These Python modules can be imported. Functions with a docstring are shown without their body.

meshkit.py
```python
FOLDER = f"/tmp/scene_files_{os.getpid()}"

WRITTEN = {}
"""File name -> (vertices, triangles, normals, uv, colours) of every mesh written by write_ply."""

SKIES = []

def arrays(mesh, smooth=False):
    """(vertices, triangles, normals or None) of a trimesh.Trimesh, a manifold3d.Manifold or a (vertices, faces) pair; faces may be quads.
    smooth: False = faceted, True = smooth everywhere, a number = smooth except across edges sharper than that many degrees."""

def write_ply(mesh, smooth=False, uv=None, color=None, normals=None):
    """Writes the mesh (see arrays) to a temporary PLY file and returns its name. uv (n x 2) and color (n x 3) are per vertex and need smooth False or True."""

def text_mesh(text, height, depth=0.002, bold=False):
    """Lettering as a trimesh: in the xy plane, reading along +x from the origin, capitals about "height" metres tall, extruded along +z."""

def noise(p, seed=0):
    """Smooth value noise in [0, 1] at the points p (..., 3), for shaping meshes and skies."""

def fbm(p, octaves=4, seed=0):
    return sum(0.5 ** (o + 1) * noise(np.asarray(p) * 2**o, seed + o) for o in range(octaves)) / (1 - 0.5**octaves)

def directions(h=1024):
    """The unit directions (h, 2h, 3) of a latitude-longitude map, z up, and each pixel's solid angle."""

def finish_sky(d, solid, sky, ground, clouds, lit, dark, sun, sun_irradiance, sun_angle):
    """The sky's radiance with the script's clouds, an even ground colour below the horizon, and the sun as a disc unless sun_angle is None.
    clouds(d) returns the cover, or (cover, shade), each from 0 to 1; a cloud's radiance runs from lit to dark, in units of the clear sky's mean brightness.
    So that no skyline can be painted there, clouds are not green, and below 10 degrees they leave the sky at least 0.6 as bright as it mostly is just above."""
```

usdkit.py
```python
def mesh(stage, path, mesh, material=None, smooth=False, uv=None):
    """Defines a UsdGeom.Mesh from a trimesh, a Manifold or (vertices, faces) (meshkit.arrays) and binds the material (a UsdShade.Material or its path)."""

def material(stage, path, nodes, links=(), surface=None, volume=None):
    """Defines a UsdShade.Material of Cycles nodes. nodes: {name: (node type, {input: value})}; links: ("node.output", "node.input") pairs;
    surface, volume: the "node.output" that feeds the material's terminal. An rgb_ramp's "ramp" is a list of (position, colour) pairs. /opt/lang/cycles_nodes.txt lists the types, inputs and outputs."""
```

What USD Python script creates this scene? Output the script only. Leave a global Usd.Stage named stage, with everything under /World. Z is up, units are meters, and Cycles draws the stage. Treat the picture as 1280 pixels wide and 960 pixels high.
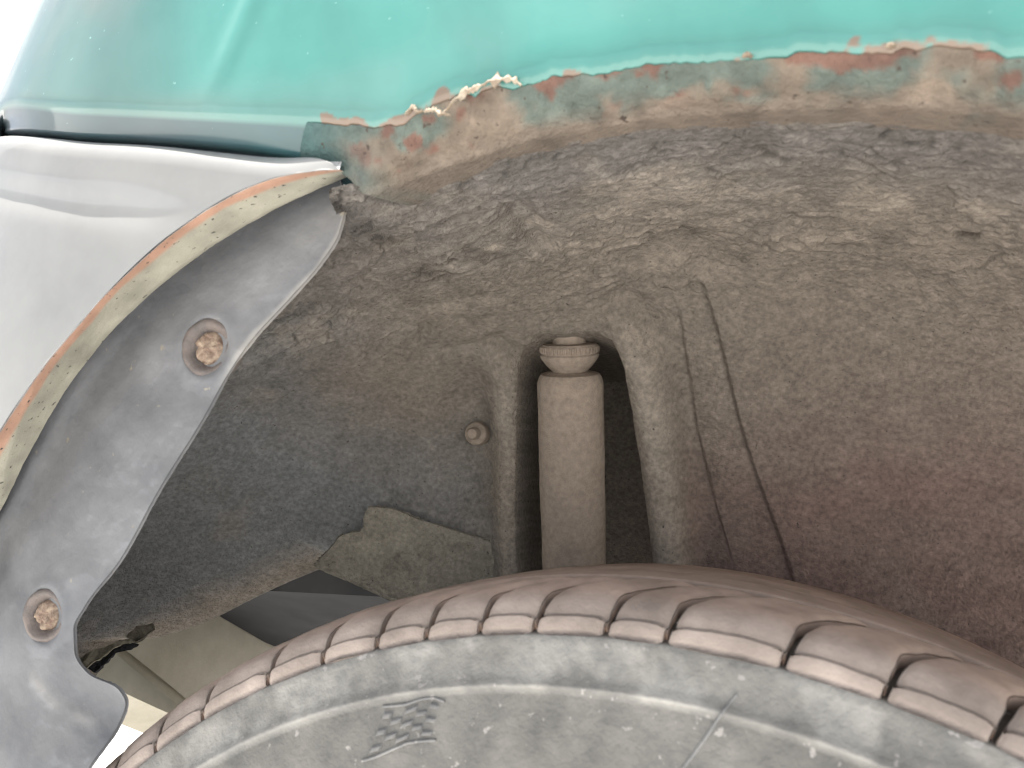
import math
import numpy as np, trimesh
import usdkit, meshkit
from pxr import Usd, UsdGeom, UsdLux, UsdShade, Gf, Sdf, Vt
from scipy.interpolate import PchipInterpolator
from scipy.spatial import cKDTree

stage = Usd.Stage.CreateInMemory()
world = UsdGeom.Xform.Define(stage, '/World')
stage.SetDefaultPrim(world.GetPrim())

# ------------------------------------------------------------------ camera, sky, sun
H = 0.29                                             # height of the axle; the axle is at x=0, z=H and runs along y (y grows into the car)
EYE = np.array([0.065, -0.199, 0.326 + H])
YAW, PITCH, FPX = 0.363, 0.149, 953.7
FWD = np.array([-math.sin(YAW) * math.cos(PITCH), math.cos(YAW) * math.cos(PITCH), math.sin(PITCH)])
RGT = np.cross(FWD, [0, 0, 1]); RGT /= np.linalg.norm(RGT)
UPV = np.cross(RGT, FWD)
EXPOSURE = 1.8
SUN_ELEV, SUN_AZ = math.radians(80), math.atan2(-0.5, -0.12)   # nearly overhead, a little to the outside of the car
SUN_DIR = np.array([math.sin(SUN_AZ) * math.cos(SUN_ELEV), math.cos(SUN_AZ) * math.cos(SUN_ELEV), math.sin(SUN_ELEV)])
SUN_INT, SKY_STR = 1.2, 0.05

cam = UsdGeom.Camera.Define(stage, '/World/camera')
cam.CreateHorizontalApertureAttr(36.0)
cam.CreateFocalLengthAttr(36.0 * FPX / 1280)
cam.CreateClippingRangeAttr(Gf.Vec2f(0.02, 2000))
cam.CreateFStopAttr(17.0)
cam.CreateFocusDistanceAttr(0.42)
cam.CreateExposureAttr(EXPOSURE)
m = Gf.Matrix4d()
for i, r in enumerate((RGT, UPV, -FWD, EYE)):
    m.SetRow(i, Gf.Vec4d(*map(float, r), 1.0 if i == 3 else 0.0))
cam.AddTransformOp().Set(m)

sky = UsdLux.DomeLight.Define(stage, '/World/sky')
skymat = usdkit.material(stage, '/World/Looks/sky_air', {
    "sky": ("sky_texture", {"sky_type": "single_scattering", "sun_disc": False, "sun_elevation": SUN_ELEV, "sun_rotation": math.atan2(SUN_DIR[0], SUN_DIR[1]), "aerosol_density": 2.0}),
    "tc": ("texture_coordinate", {}),
    "n": ("noise_texture", {"scale": 2.2, "detail": 5.0, "roughness": 0.55}),
    "r": ("rgb_ramp", {"ramp": [(0.38, (0.25,) * 3), (0.62, (1.0,) * 3)]}),
    "mx": ("mix_color", {"blend_type": "mix", "b": (7.5, 7.6, 7.7), "use_clamp": True}),
    "bg": ("background_shader", {"strength": SKY_STR})},
    [("tc.generated", "n.vector"), ("n.fac", "r.fac"), ("r.color", "mx.fac"), ("sky.color", "mx.a"), ("mx.result", "bg.color")], surface="bg.background")
UsdShade.MaterialBindingAPI.Apply(sky.GetPrim()).Bind(skymat)
sky.GetPrim().SetCustomDataByKey('kind', 'structure')
sun = UsdLux.DistantLight.Define(stage, '/World/sun')
sun.CreateNormalizeAttr(True)
sun.CreateIntensityAttr(SUN_INT)
sun.CreateAngleAttr(0.55)
sun.CreateColorAttr(Gf.Vec3f(1.0, 0.95, 0.87))
zax = SUN_DIR / np.linalg.norm(SUN_DIR); xax = np.cross([0, 1, 0], zax); xax /= np.linalg.norm(xax); yax = np.cross(zax, xax)
m = Gf.Matrix4d()
for i, r in enumerate((xax, yax, zax, (0, 0, 3))):
    m.SetRow(i, Gf.Vec4d(*map(float, r), 1.0 if i == 3 else 0.0))
sun.AddTransformOp().Set(m)

# ------------------------------------------------------------------ helpers
def ray(px):
    px = np.atleast_2d(np.asarray(px, float))
    d = FWD + ((px[:, 0:1] - 640) / FPX) * RGT - ((px[:, 1:2] - 480) / FPX) * UPV
    return d / np.linalg.norm(d, axis=1, keepdims=True)

def on_y(px, y):
    d = ray(px); return EYE + d * ((np.asarray(y, float).reshape(-1, 1) - EYE[1]) / d[:, 1:2])

def on_x(px, x):
    d = ray(px); return EYE + d * ((x - EYE[0]) / d[:, 0:1])

def on_surface(px, fn, y=0.0, it=25):
    """measured directions met with the sheet y = fn(x, z)"""
    d = ray(px); t = np.linspace(0.1, 0.75, 260)
    out = np.zeros_like(d)
    for k in range(0, len(d), 8000):
        dd = d[k:k + 8000]
        p = EYE + dd[:, None] * t[None, :, None]
        g_ = p[..., 1] - fn(p[..., 0].ravel(), p[..., 2].ravel()).reshape(p.shape[:2])
        hit = g_ > 0; i = np.where(hit.any(1), np.argmax(hit, 1), np.argmax(g_, 1)); i = np.clip(i, 1, None)
        lo, hi = t[i - 1].copy(), t[i].copy()
        for _ in range(14):
            mid = (lo + hi) / 2; q = EYE + dd * mid[:, None]; in_ = q[:, 1] - fn(q[:, 0], q[:, 2]) > 0
            hi = np.where(in_, mid, hi); lo = np.where(in_, lo, mid)
        out[k:k + 8000] = EYE + dd * lo[:, None]
    return out

def noise(p, seed=0):
    return np.asarray(meshkit.noise(np.asarray(p, float), seed))

def fbm(p, o=4, seed=0):
    return 2 * np.asarray(meshkit.fbm(np.asarray(p, float), o, seed)) - 1

def sstep(a, b, x):
    t = np.clip((x - a) / (b - a), 0, 1); return t * t * (3 - 2 * t)

def grid_faces(nu, nv, flip=False):
    i, j = np.meshgrid(np.arange(nu - 1), np.arange(nv - 1), indexing='ij')
    a = (i * nv + j).ravel(); b = a + nv; c = b + 1; d = a + 1
    f = np.vstack([np.c_[a, b, c], np.c_[a, c, d]])
    return f[:, ::-1] if flip else f

def tag(p, label=None, category=None, kind=None, group=None):
    p = p.GetPrim() if hasattr(p, 'GetPrim') else p
    for k, v in (('label', label), ('category', category), ('kind', kind), ('group', group)):
        if v: p.SetCustomDataByKey(k, v)
    return p

def put(parent, name, mesh, mat, smooth=True, prim=None, label=None, kind=None):
    path = f'{parent}/{name}'; k = 0
    while stage.GetPrimAtPath(path):
        k += 1; path = f'{parent}/{name}_{k:03d}'
    g = usdkit.mesh(stage, path, mesh, mat, smooth=smooth)
    for pn, arr in (prim or {}).items():
        arr = np.asarray(arr, np.float32)
        if arr.ndim == 2:
            UsdGeom.PrimvarsAPI(g).CreatePrimvar(pn, Sdf.ValueTypeNames.Color3fArray, 'vertex').Set(Vt.Vec3fArray.FromNumpy(arr))
        else:
            UsdGeom.PrimvarsAPI(g).CreatePrimvar(pn, Sdf.ValueTypeNames.FloatArray, 'vertex').Set(Vt.FloatArray.FromNumpy(arr))
    tag(g, label, kind=kind)
    return path

def polyline_dist(P, L):
    """distance of points P (n,k) to polyline L (m,k), and the position along it 0..1"""
    best = np.full(len(P), 1e9); at = np.zeros(len(P)); n = len(L) - 1
    for i in range(n):
        a, b = L[i], L[i + 1]; ab = b - a
        t = np.clip(((P - a) @ ab) / max(ab @ ab, 1e-12), 0, 1)
        d = np.linalg.norm(P - (a + t[:, None] * ab), axis=1)
        w = d < best
        best[w] = d[w]; at[w] = (i + t[w]) / n
    return best, at

def resample(L, n):
    L = np.asarray(L, float); s = np.r_[0, np.cumsum(np.linalg.norm(np.diff(L, axis=0), axis=1))]
    return PchipInterpolator(s, L, axis=0)(np.linspace(0, s[-1], n))

def tube(path, rad, n=10):
    path = np.asarray(path, float); T = np.gradient(path, axis=0); T /= np.linalg.norm(T, axis=1, keepdims=True)
    ref = np.array([0.2, 1, 0.1]); A = np.cross(T, ref); A /= np.linalg.norm(A, axis=1, keepdims=True); B = np.cross(T, A)
    rad = np.broadcast_to(rad, len(path)); a = np.linspace(0, 2 * np.pi, n, endpoint=False)
    v = (path[:, None] + rad[:, None, None] * (np.cos(a)[None, :, None] * A[:, None] + np.sin(a)[None, :, None] * B[:, None])).reshape(-1, 3)
    f = []
    for i in range(len(path) - 1):
        for j in range(n):
            p, q = i * n + j, i * n + (j + 1) % n
            f += [(p, q, q + n), (p, q + n, p + n)]
    v = np.vstack([v, path[0], path[-1]]); e0, e1 = len(v) - 2, len(v) - 1; last = (len(path) - 1) * n
    for j in range(n):
        f += [(e0, (j + 1) % n, j), (e1, last + j, last + (j + 1) % n)]
    return v, np.array(f)

def lathe(profile, base, axis, n=64):
    """profile: (radius, height) rows, revolved about axis through base"""
    axis = np.asarray(axis, float) / np.linalg.norm(axis); ref = np.array([1.0, 0, 0]) if abs(axis[0]) < .9 else np.array([0, 0, 1.0])
    A = np.cross(axis, ref); A /= np.linalg.norm(A); B = np.cross(axis, A)
    pr = np.asarray(profile, float); a = np.linspace(0, 2 * np.pi, n + 1)
    v = np.asarray(base) + pr[None, :, 1:2] * axis + pr[None, :, 0:1] * (np.cos(a)[:, None, None] * A + np.sin(a)[:, None, None] * B)
    mm = trimesh.Trimesh(v.reshape(-1, 3), grid_faces(n + 1, len(pr)), process=True)
    return mm

def thick(V, nu, nv, F, t, nrm):
    """closes a sheet with a back side t behind it"""
    n = len(V); back = V - nrm * t
    f2 = F[:, ::-1] + n
    idx = np.arange(n).reshape(nu, nv)
    rim = np.r_[idx[:, 0], idx[-1, 1:], idx[::-1, -1][1:], idx[0, ::-1][1:-1]]
    q = np.roll(rim, -1)
    side = np.vstack([np.c_[rim, q, q + n], np.c_[rim, q + n, rim + n]])
    return np.vstack([V, back]), np.vstack([F, f2, side])

def grid_normals(P):
    du = np.gradient(P, axis=0); dv = np.gradient(P, axis=1)
    n = np.cross(du, dv); return n / np.maximum(np.linalg.norm(n, axis=2, keepdims=True), 1e-12)

# ------------------------------------------------------------------ materials
def mat(name, c1, c2, scale=30, rough=0.7, rough2=None, bump=0.0, bscale=600, detail=6.0, spec=0.4, coat=0.0, speck=None, speckscale=300, speckcut=0.68, metallic=0.0, tint=False, lo=0.3, hi=0.7, stretch=(1, 1, 1), bdist=0.001):
    N = {"g": ("geometry", {}), "mp": ("mapping", {"scale": stretch}),
         "n": ("noise_texture", {"scale": scale, "detail": detail, "roughness": 0.6}),
         "r": ("rgb_ramp", {"ramp": [(lo, c1), (hi, c2)]}),
         "p": ("principled_bsdf", {"roughness": rough, "specular_ior_level": spec, "coat_weight": coat, "coat_roughness": 0.08, "metallic": metallic})}
    L = [("g.position", "mp.vector"), ("mp.vector", "n.vector"), ("n.fac", "r.fac")]
    col = "r.color"
    if tint:
        N["at"] = ("attribute", {"attribute": "tint"}); N["tm"] = ("mix_color", {"blend_type": "multiply", "fac": 1.0})
        L += [(col, "tm.a"), ("at.color", "tm.b")]; col = "tm.result"
    if speck is not None:
        N["sn"] = ("noise_texture", {"scale": speckscale, "detail": 3.0, "roughness": 0.5})
        N["sr"] = ("rgb_ramp", {"ramp": [(speckcut, (0, 0, 0)), (min(speckcut + 0.05, 1), (1, 1, 1))]})
        N["sm"] = ("mix_color", {"blend_type": "mix", "b": speck})
        L += [("g.position", "sn.vector"), ("sn.fac", "sr.fac"), ("sr.color", "sm.fac"), (col, "sm.a")]; col = "sm.result"
    L.append((col, "p.base_color"))
    if rough2 is not None:
        N["rr"] = ("map_range", {"from_min": 0.3, "from_max": 0.7, "to_min": rough, "to_max": rough2, "clamp": True})
        L += [("n.fac", "rr.value"), ("rr.result", "p.roughness")]
    if bump:
        N["bn"] = ("noise_texture", {"scale": bscale, "detail": 4.0, "roughness": 0.6}); N["b"] = ("bump", {"strength": bump, "distance": bdist})
        L += [("g.position", "bn.vector"), ("bn.fac", "b.height"), ("b.normal", "p.normal")]
    return usdkit.material(stage, f'/World/Looks/{name}', N, L, surface="p.BSDF")

M = {}
M['ground'] = mat('pale_concrete', (0.46, 0.46, 0.46), (0.54, 0.54, 0.54), 3, 0.9, bump=0.3, bscale=80)
M['paint'] = mat('turquoise_paint', (0.054, 0.238, 0.208), (0.070, 0.280, 0.246), 14, 0.3, 0.45, coat=0.8, speck=(0.25, 0.45, 0.41), speckscale=330, speckcut=0.725, tint=True, bump=0.05, bscale=120)
M['lip'] = mat('rusty_edge', (0.8, 0.8, 0.8), (1.2, 1.2, 1.2), 160, 0.85, bump=0.9, bscale=420, tint=True, speck=(.06, .045, .036), speckscale=330, speckcut=.665, bdist=.002)
M['flake'] = mat('peeling_paint', (0.22, 0.16, 0.11), (0.46, 0.39, 0.30), 260, 0.7, bump=0.4, bscale=700)
M['silver'] = mat('silver_white_paint', (0.225, 0.225, 0.223), (0.275, 0.274, 0.27), 22, 0.30, 0.42, coat=0.3, spec=0.5)
M['flange'] = mat('worn_flange', (0.9, 0.9, 0.9), (1.1, 1.1, 1.1), 90, 0.7, speck=(0.06, 0.055, 0.05), speckscale=420, speckcut=0.655, tint=True, bump=0.25, bscale=500)
M['guard'] = mat('grey_plastic', (0.135, 0.139, 0.149), (0.20, 0.202, 0.208), 34, 0.75, 0.9, tint=True, spec=0.2, speck=(0.27, 0.245, 0.2), speckscale=150, speckcut=0.69, bump=0.25, bscale=400)
M['well'] = mat('dusty_undercoat', (0.75, 0.75, 0.75), (1.3, 1.3, 1.3), 420, 0.95, bump=0.7, bscale=650, tint=True, spec=0.15, bdist=0.003, speck=(.07, .06, .052), speckscale=520, speckcut=.69)
M['shock'] = mat('dusty_metal', (0.215, 0.175, 0.142), (0.315, 0.26, 0.213), 300, 0.9, bump=0.6, bscale=1200, spec=0.2)
M['rust'] = mat('rusty_screw', (0.12, 0.07, 0.05), (0.36, 0.28, 0.21), 300, 0.7, bump=0.8, bscale=700)
M['washer'] = mat('rusty_washer', (0.10, 0.088, 0.085), (0.17, 0.14, 0.125), 120, 0.65, bump=0.5, bscale=600)
M['side'] = mat('dusty_sidewall', (0.12, 0.12, 0.12), (0.215, 0.21, 0.203), 90, 0.8, bump=0.6, bscale=420, tint=True, detail=10.0, speck=(0.36, 0.34, 0.32), speckscale=260, speckcut=0.66, bdist=.0015)
M['tread'] = mat('dusty_tread', (0.32, 0.240, 0.195), (0.49, 0.37, 0.305), 70, 0.7, bump=0.4, bscale=600, tint=True)
M['groove'] = mat('tread_groove_rubber', (0.05, 0.045, 0.042), (0.10, 0.088, 0.08), 60, 0.9, bump=0.4)
M['apron'] = mat('dusty_beige_panel', (0.44, 0.405, 0.32), (0.56, 0.52, 0.43), 40, 0.85, bump=0.2, bscale=500)
M['under'] = mat('underbody_shade_black', (0.022, 0.023, 0.026), (0.04, 0.039, 0.04), 30, 0.9)  # near black, set low to keep the cavity in shade

# ------------------------------------------------------------------ setting
g = 60.0
gm = trimesh.Trimesh([[-g, -g, 0], [g, -g, 0], [g, g, 0], [-g, g, 0]], [[0, 1, 2], [0, 2, 3]])
tag(stage.GetPrimAtPath(put('/World', 'ground', gm, M['ground'], smooth=False)), kind='structure')

car = UsdGeom.Xform.Define(stage, '/World/car')
tag(car, 'turquoise car with rusty wheel arch, silver bumper, dusty wheel well and worn tyre', 'car')
CAR = '/World/car'
CX, CZ = 0.012, 0.047 + H                            # centre of the arch

# ------------------------------------------------------------------ body skin
def corner(x, z):
    """the rear corner: the skin sweeps away into the picture; it leans forward as it rises"""
    x0 = np.clip(-0.1535 + 0.5 * (z - H - 0.53), -0.184, -0.07)
    s = np.maximum(x0 - x, 0)
    return 2.076 * s * s

def skin(x, z):
    r = np.hypot(x - CX, z - CZ)
    up = np.maximum(r - 0.405, 0)
    y = corner(x, z) + (0.55 + 0.5 * sstep(-0.1, 0.1, x)) * up ** 2 * sstep(-0.26, -0.12, x)
    lx = -0.125 + 0.38 * (z - H - 0.47) + 0.035 * np.exp(-np.maximum(z - H - 0.468, 0) / 0.008) * 0
    ridge = np.exp(-((x - lx) / 0.006) ** 2) * sstep(0.462, 0.485, z - H)  # crease added to give a light line like a reflected edge
    y = y - 0.0012 * ridge + 0.0025 * sstep(0.004, -0.03, x - lx) * 0
    return y

pairs = [((-40, 132), (-40, 163.5)), ((0, 133), (0, 165)), ((90, 137), (90, 168)), ((170, 141), (170, 172)), ((300, 147), (300, 183)), ((380, 151), (372, 195)), ((430, 155), (412, 206)),
         ((460, 158), (434, 222)), ((482, 157), (456, 241)), ((505, 148), (490, 231)), ((520, 139), (515, 221)), ((552, 128), (545, 210)), ((580, 114), (572, 202)), ((640, 107), (630, 182)),
         ((720, 92), (705, 164)), ((800, 80), (790, 149)), ((880, 75), (880, 140)), ((970, 67), (970, 134)), ((1100, 61), (1100, 131)), ((1200, 61), (1200, 135)), ((1280, 66), (1280, 142))]
fold = on_surface([a for a, b in pairs], skin)
in_arch = np.array([sstep(372, 456, b[0]) for a, b in pairs])
low = on_surface([b for a, b in pairs], lambda x, z: corner(x, z) + 0.007 + 0.008 * np.interp(x, *zip(*sorted(zip(fold[:, 0], in_arch)))))
# on beyond the frame, round the rest of the arch and round the corner
th = np.radians([68, 58, 48, 40])
fold = np.vstack([[-0.45, 0, fold[0, 2] + 0.012], fold, np.c_[CX + 0.398 * np.cos(th), 0 * th, CZ + 0.398 * np.sin(th)]])
low = np.vstack([[-0.45, 0, low[0, 2] + 0.012], low, np.c_[CX + 0.385 * np.cos(th), 0 * th + 0.015, CZ + 0.385 * np.sin(th)]])
fold[0, 1] = corner(fold[0, 0], fold[0, 2]); low[0, 1] = corner(low[0, 0], low[0, 2]) + 0.008
par = np.r_[0, np.cumsum(np.linalg.norm(np.diff(fold, axis=0), axis=1))]
tt = np.unique(np.r_[np.linspace(0, par[-1], 1300), par])
foldC, lowC = PchipInterpolator(par, fold, axis=0)(tt), PchipInterpolator(par, low, axis=0)(tt)
NC = len(tt)
t_rust0 = par[7]                                     # where the rusty part of the edge begins
lowC[:, 1] = corner(lowC[:, 0], lowC[:, 2]) + 0.007 + 0.008 * np.interp(lowC[:, 0], *zip(*sorted(zip(fold[1:-4, 0], in_arch))))
foldC[:, 1] = skin(foldC[:, 0], foldC[:, 2])
rag = fbm(np.c_[tt * 160, 0 * tt, 0 * tt], 4, 3) * 0.0022 * sstep(t_rust0 - .02, t_rust0 + .02, tt)
foldC[:, 2] += rag
# the outer sheet
rows = np.r_[np.arange(0, .0135, .0007), np.linspace(0.016, 0.20, 60), np.linspace(0.215, 0.45, 12)]
P = np.zeros((NC, len(rows), 3))
for j, h in enumerate(rows):
    P[:, j, 0] = foldC[:, 0]
    P[:, j, 2] = foldC[:, 2] + h
P[:, :, 1] = skin(P[:, :, 0], P[:, :, 2])
P[:, :, 1] += 0.0016 * np.exp(-rows / 0.0016)[None, :]          # the edge rolls in
wav = fbm(P.reshape(-1, 3) * 9, 3, 5).reshape(NC, -1) * 0.0012
P[:, :, 1] += wav * sstep(0.0, 0.03, rows)[None, :]
# the strip that turns in under it along the bumper
ns = 7
tw = np.linspace(0, 1, ns)[1:]
strip = foldC[:, None] * (1 - tw[None, :, None]) + lowC[:, None] * tw[None, :, None]
strip[:, :, 1] += 0.0016
k_end = int(np.searchsorted(tt, par[6])) + 1
Pf = np.concatenate([strip[:, -1:] + np.array([0, 0.05, 0.003]), strip[:, -1:] + np.array([0, 0.004, -.0006]), strip[:, ::-1], P], axis=1)
# fender keeps the seam strip only up to the rust; beyond, these rows shrink under the fold
Pf[k_end:, :ns + 1] = P[k_end:, 0:1] + np.array([0, 0.002, 0.001])
V = Pf.reshape(-1, 3)
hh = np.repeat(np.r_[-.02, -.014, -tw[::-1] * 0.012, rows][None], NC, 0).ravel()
uu = np.repeat(tt[:, None], Pf.shape[1], 1).ravel()
rustn = fbm(V * 120, 4, 11) + 0.35 * fbm(V * 30, 2, 12)
rust = sstep(0.02, 0.14, 1.3 * rustn - (np.maximum(hh, 0) / 0.006) - 0.04) * (uu > t_rust0 - 0.01)
rust = np.maximum(rust, sstep(0.0, 0.35, rustn + 2.2 * (uu - (t_rust0 - 0.012)) / 0.03 - 0.6) * (hh < 0))
fade = fbm(V * np.array([6, 6, 14]), 3, 21)
tint = np.ones((len(V), 3)) * (1 + 0.12 * fade[:, None])
mott = sstep(0.1, 0.5, fbm(V * 14, 4, 33) + 0.15)
bl = (sstep(-0.08, -0.2, V[:, 0] + .03 * fbm(V * 10, 2, 36)))[:, None]; tint *= 1 + np.array([.30, -.32, -.27]) * bl  # duller reflections toward the rear corner painted into the tint
tint *= 1 + np.array([0.55, 0.04, 0.06]) * mott[:, None]                    # chalky bloom
dirty = sstep(0.012, 0.0, hh) * 0.35 * (hh >= 0)
tint = tint * (1 - dirty[:, None]) + np.array([1.9, 0.75, 0.75]) * dirty[:, None] * .9
und = (hh < 0)[:, None]; tint = tint * (1 - und) + tint * np.array([.40, .36, .44]) * und  # shade on the down-facing strip painted into its tint
fly = sstep(-0.3, 0.6, fbm(np.c_[V[:, 0] * 40 + V[:, 2] * 9, V[:, 1] * 40, V[:, 2] * 14], 4, 35)); tint *= 1 - .14 * fly[:, None]
tint = tint * (1 - rust[:, None]) + rust[:, None] * np.array([2.7, 0.46, 0.38])
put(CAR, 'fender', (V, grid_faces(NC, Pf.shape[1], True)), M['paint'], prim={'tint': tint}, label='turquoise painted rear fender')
# the rusty rolled lip of the arch
k_lip = int(np.searchsorted(tt, par[6])); sel = np.arange(k_lip, NC); n2 = 16
tw = np.linspace(0, 1, n2)
A, B = foldC[sel], lowC[sel]
lip = A[:, None] * (1 - tw[None, :, None]) + B[:, None] * tw[None, :, None]
lip[:, :, 1] += 0.0014 - 0.0010 * np.sin(np.pi * tw)[None, :]
lip[:, :, 2] -= 0.0012 * np.sin(np.pi * tw)[None, :]
rough_l = fbm(lip.reshape(-1, 3) * 220, 4, 8).reshape(len(sel), n2) * 0.0011 + fbm(lip.reshape(-1, 3) * 60, 3, 9).reshape(len(sel), n2) * 0.0016
lip[:, :, 2] -= rough_l * np.sin(np.pi * np.clip(tw, 0.06, 1))[None, :]
back = lip[:, -1:] + np.array([0, 0.03, 0.007])
lip = np.concatenate([lip, lip[:, -1:] + np.array([0, 0.002, 0.0003]), back], axis=1)
V = lip.reshape(-1, 3); ac = np.repeat(np.r_[tw, 1, 1][None], len(sel), 0).ravel()
n1, n3, n4 = fbm(V * 45, 4, 41), fbm(V * 85, 4, 42), fbm(V * 60, 4, 47)
tan, red, grn, pale = np.array([.185, .148, .115]), np.array([.175, .088, .066]), np.array([.125, .150, .130]), np.array([.225, .178, .138])
c = np.tile(tan, (len(V), 1))
w = sstep(-0.05, 0.25, 1.6 * n1 + 0.5 * (0.5 - ac))[:, None]; c = c * (1 - w) + grn * w
w = sstep(0.24, 0.42, 1.5 * n3 + 0.4 * (0.35 - ac))[:, None] * 0.85; c = c * (1 - w) + red * w
w = sstep(0.05, 0.3, 1.5 * n4 + 0.5 * (ac - 0.7))[:, None] * 0.8; c = c * (1 - w) + pale * w
w = (sstep(.55, 1.0, ac + .5 * n1) * .6)[:, None]; c = c * (1 - w) + np.array([.20, .165, .135]) * w
c *= .85 * np.clip(1 + .5 * fbm(V * 160, 4, 48), .5, 1.5)[:, None]
uv_ = np.repeat(tt[sel][:, None], n2 + 2, 1).ravel()
w = sstep(par[9], par[6], uv_ + 0.02 * n1 - 0.012 * (ac - .3))[:, None]; c = c * (1 - w) + np.array([.065, .12, .117]) * w  # begins in the shaded colour of the strip
put(CAR + '/fender', 'arch_lip', (V, grid_faces(len(sel), n2 + 2, False)), M['lip'], prim={'tint': c}, label='rusty rolled edge of the wheel arch')
# curled flakes of old paint along the edge, and two specks for glints
rng = np.random.default_rng(4)
def flake(line, width, name='flake_glint'):
    p = on_surface(resample(line, 60), lambda x, z: skin(x, z) - 0.0006)
    s = np.linspace(0, 1, 60); wv = width * (0.3 + 3.2 * np.abs(fbm(np.c_[s * 14, 0 * s, 0 * s + width * 999], 3, 6))) * np.sin(np.pi * np.clip(s, .02, .98)) ** .5
    q = np.linspace(-0.5, 0.7, 6)
    G = p[:, None] + np.array([0.15, 0, 1.0])[None, None] * (wv[:, None] * q[None])[:, :, None]
    G[:, :, 1] -= (0.0007 * (1 - (q / 0.7) ** 2))[None] + 0.0012 * fbm(G.reshape(-1, 3) * 400, 3, 9).reshape(60, 6)
    v, f = thick(G.reshape(-1, 3), 60, 6, grid_faces(60, 6), 0.0006, grid_normals(G).reshape(-1, 3))
    put(CAR + '/fender', name, (v, f), M['flake'])
flake([(548, 146), (560, 137), (569, 124), (590, 113), (613, 103), (640, 100), (652, 108)], 0.0022)
flake([(508, 144), (516, 134), (522, 140), (528, 138)], 0.0012)
flake([(530, 140), (542, 137), (553, 144), (562, 143)], 0.0011)
for x0, y0, l in ((928, 71, 12), (1108, 59, 12)):  # two small bright glints on the edge, built as pale flakes
    flake([(x0, y0), (x0 + l * .5, y0 - 2), (x0 + l, y0 + 1)], 0.0008)

# ------------------------------------------------------------------ bumper and its worn flange
seam_px = [(-35, 175), (0, 177), (120, 181), (200, 186), (300, 196), (370, 204), (412, 209), (436, 219)]
seam = on_surface(seam_px, lambda x, z: corner(x, z) + 0.010, 0.01)
orange = on_surface([(-30, 592), (0, 544), (31, 491), (56, 454), (94, 407), (137, 359), (180, 326), (217, 296), (262, 259), (311, 234), (360, 216), (397, 209.5), (425, 216)][::-1], corner)
def smooth_arc(p, deg):
    a = np.arctan2(p[:, 2] - CZ, p[:, 0] - CX); r = np.hypot(p[:, 0] - CX, p[:, 2] - CZ); am = a.mean()
    r = np.polyval(np.polyfit(a - am, r, deg), a - am); x, z = CX + r * np.cos(a), CZ + r * np.sin(a)
    return np.c_[x, p[:, 1], z]
orange = smooth_arc(orange, 4); orange[:, 1] = corner(orange[:, 0], orange[:, 2])
# follow the arch on down, outside the frame
more = orange[-1]; ang0 = math.atan2(more[2] - CZ, more[0] - CX); r0 = math.hypot(more[2] - CZ, more[0] - CX)
tail = np.linspace(ang0, math.radians(176), 8)[1:]
tail_p = np.c_[CX + r0 * np.cos(tail), 0 * tail, CZ + r0 * np.sin(tail)]; tail_p[:, 1] = corner(tail_p[:, 0], tail_p[:, 2])
arch = np.vstack([orange, tail_p]); arch = resample(arch, 300)
sm = np.vstack([seam[::-1], [[-0.47, corner(-0.47, H + .47), seam[0, 2] + .01], [-0.56, corner(-.56, H + .47), seam[0, 2] + .015]]])
sm = resample(sm, 300)
nb = 70
q = np.linspace(0, 1, nb) ** 1.0
q = np.unique(np.r_[q, np.linspace(0, 0.12, 40)]); nb = len(q)
bp = sm[:, None] * (1 - q[None, :, None]) + arch[:, None] * q[None, :, None]
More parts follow.
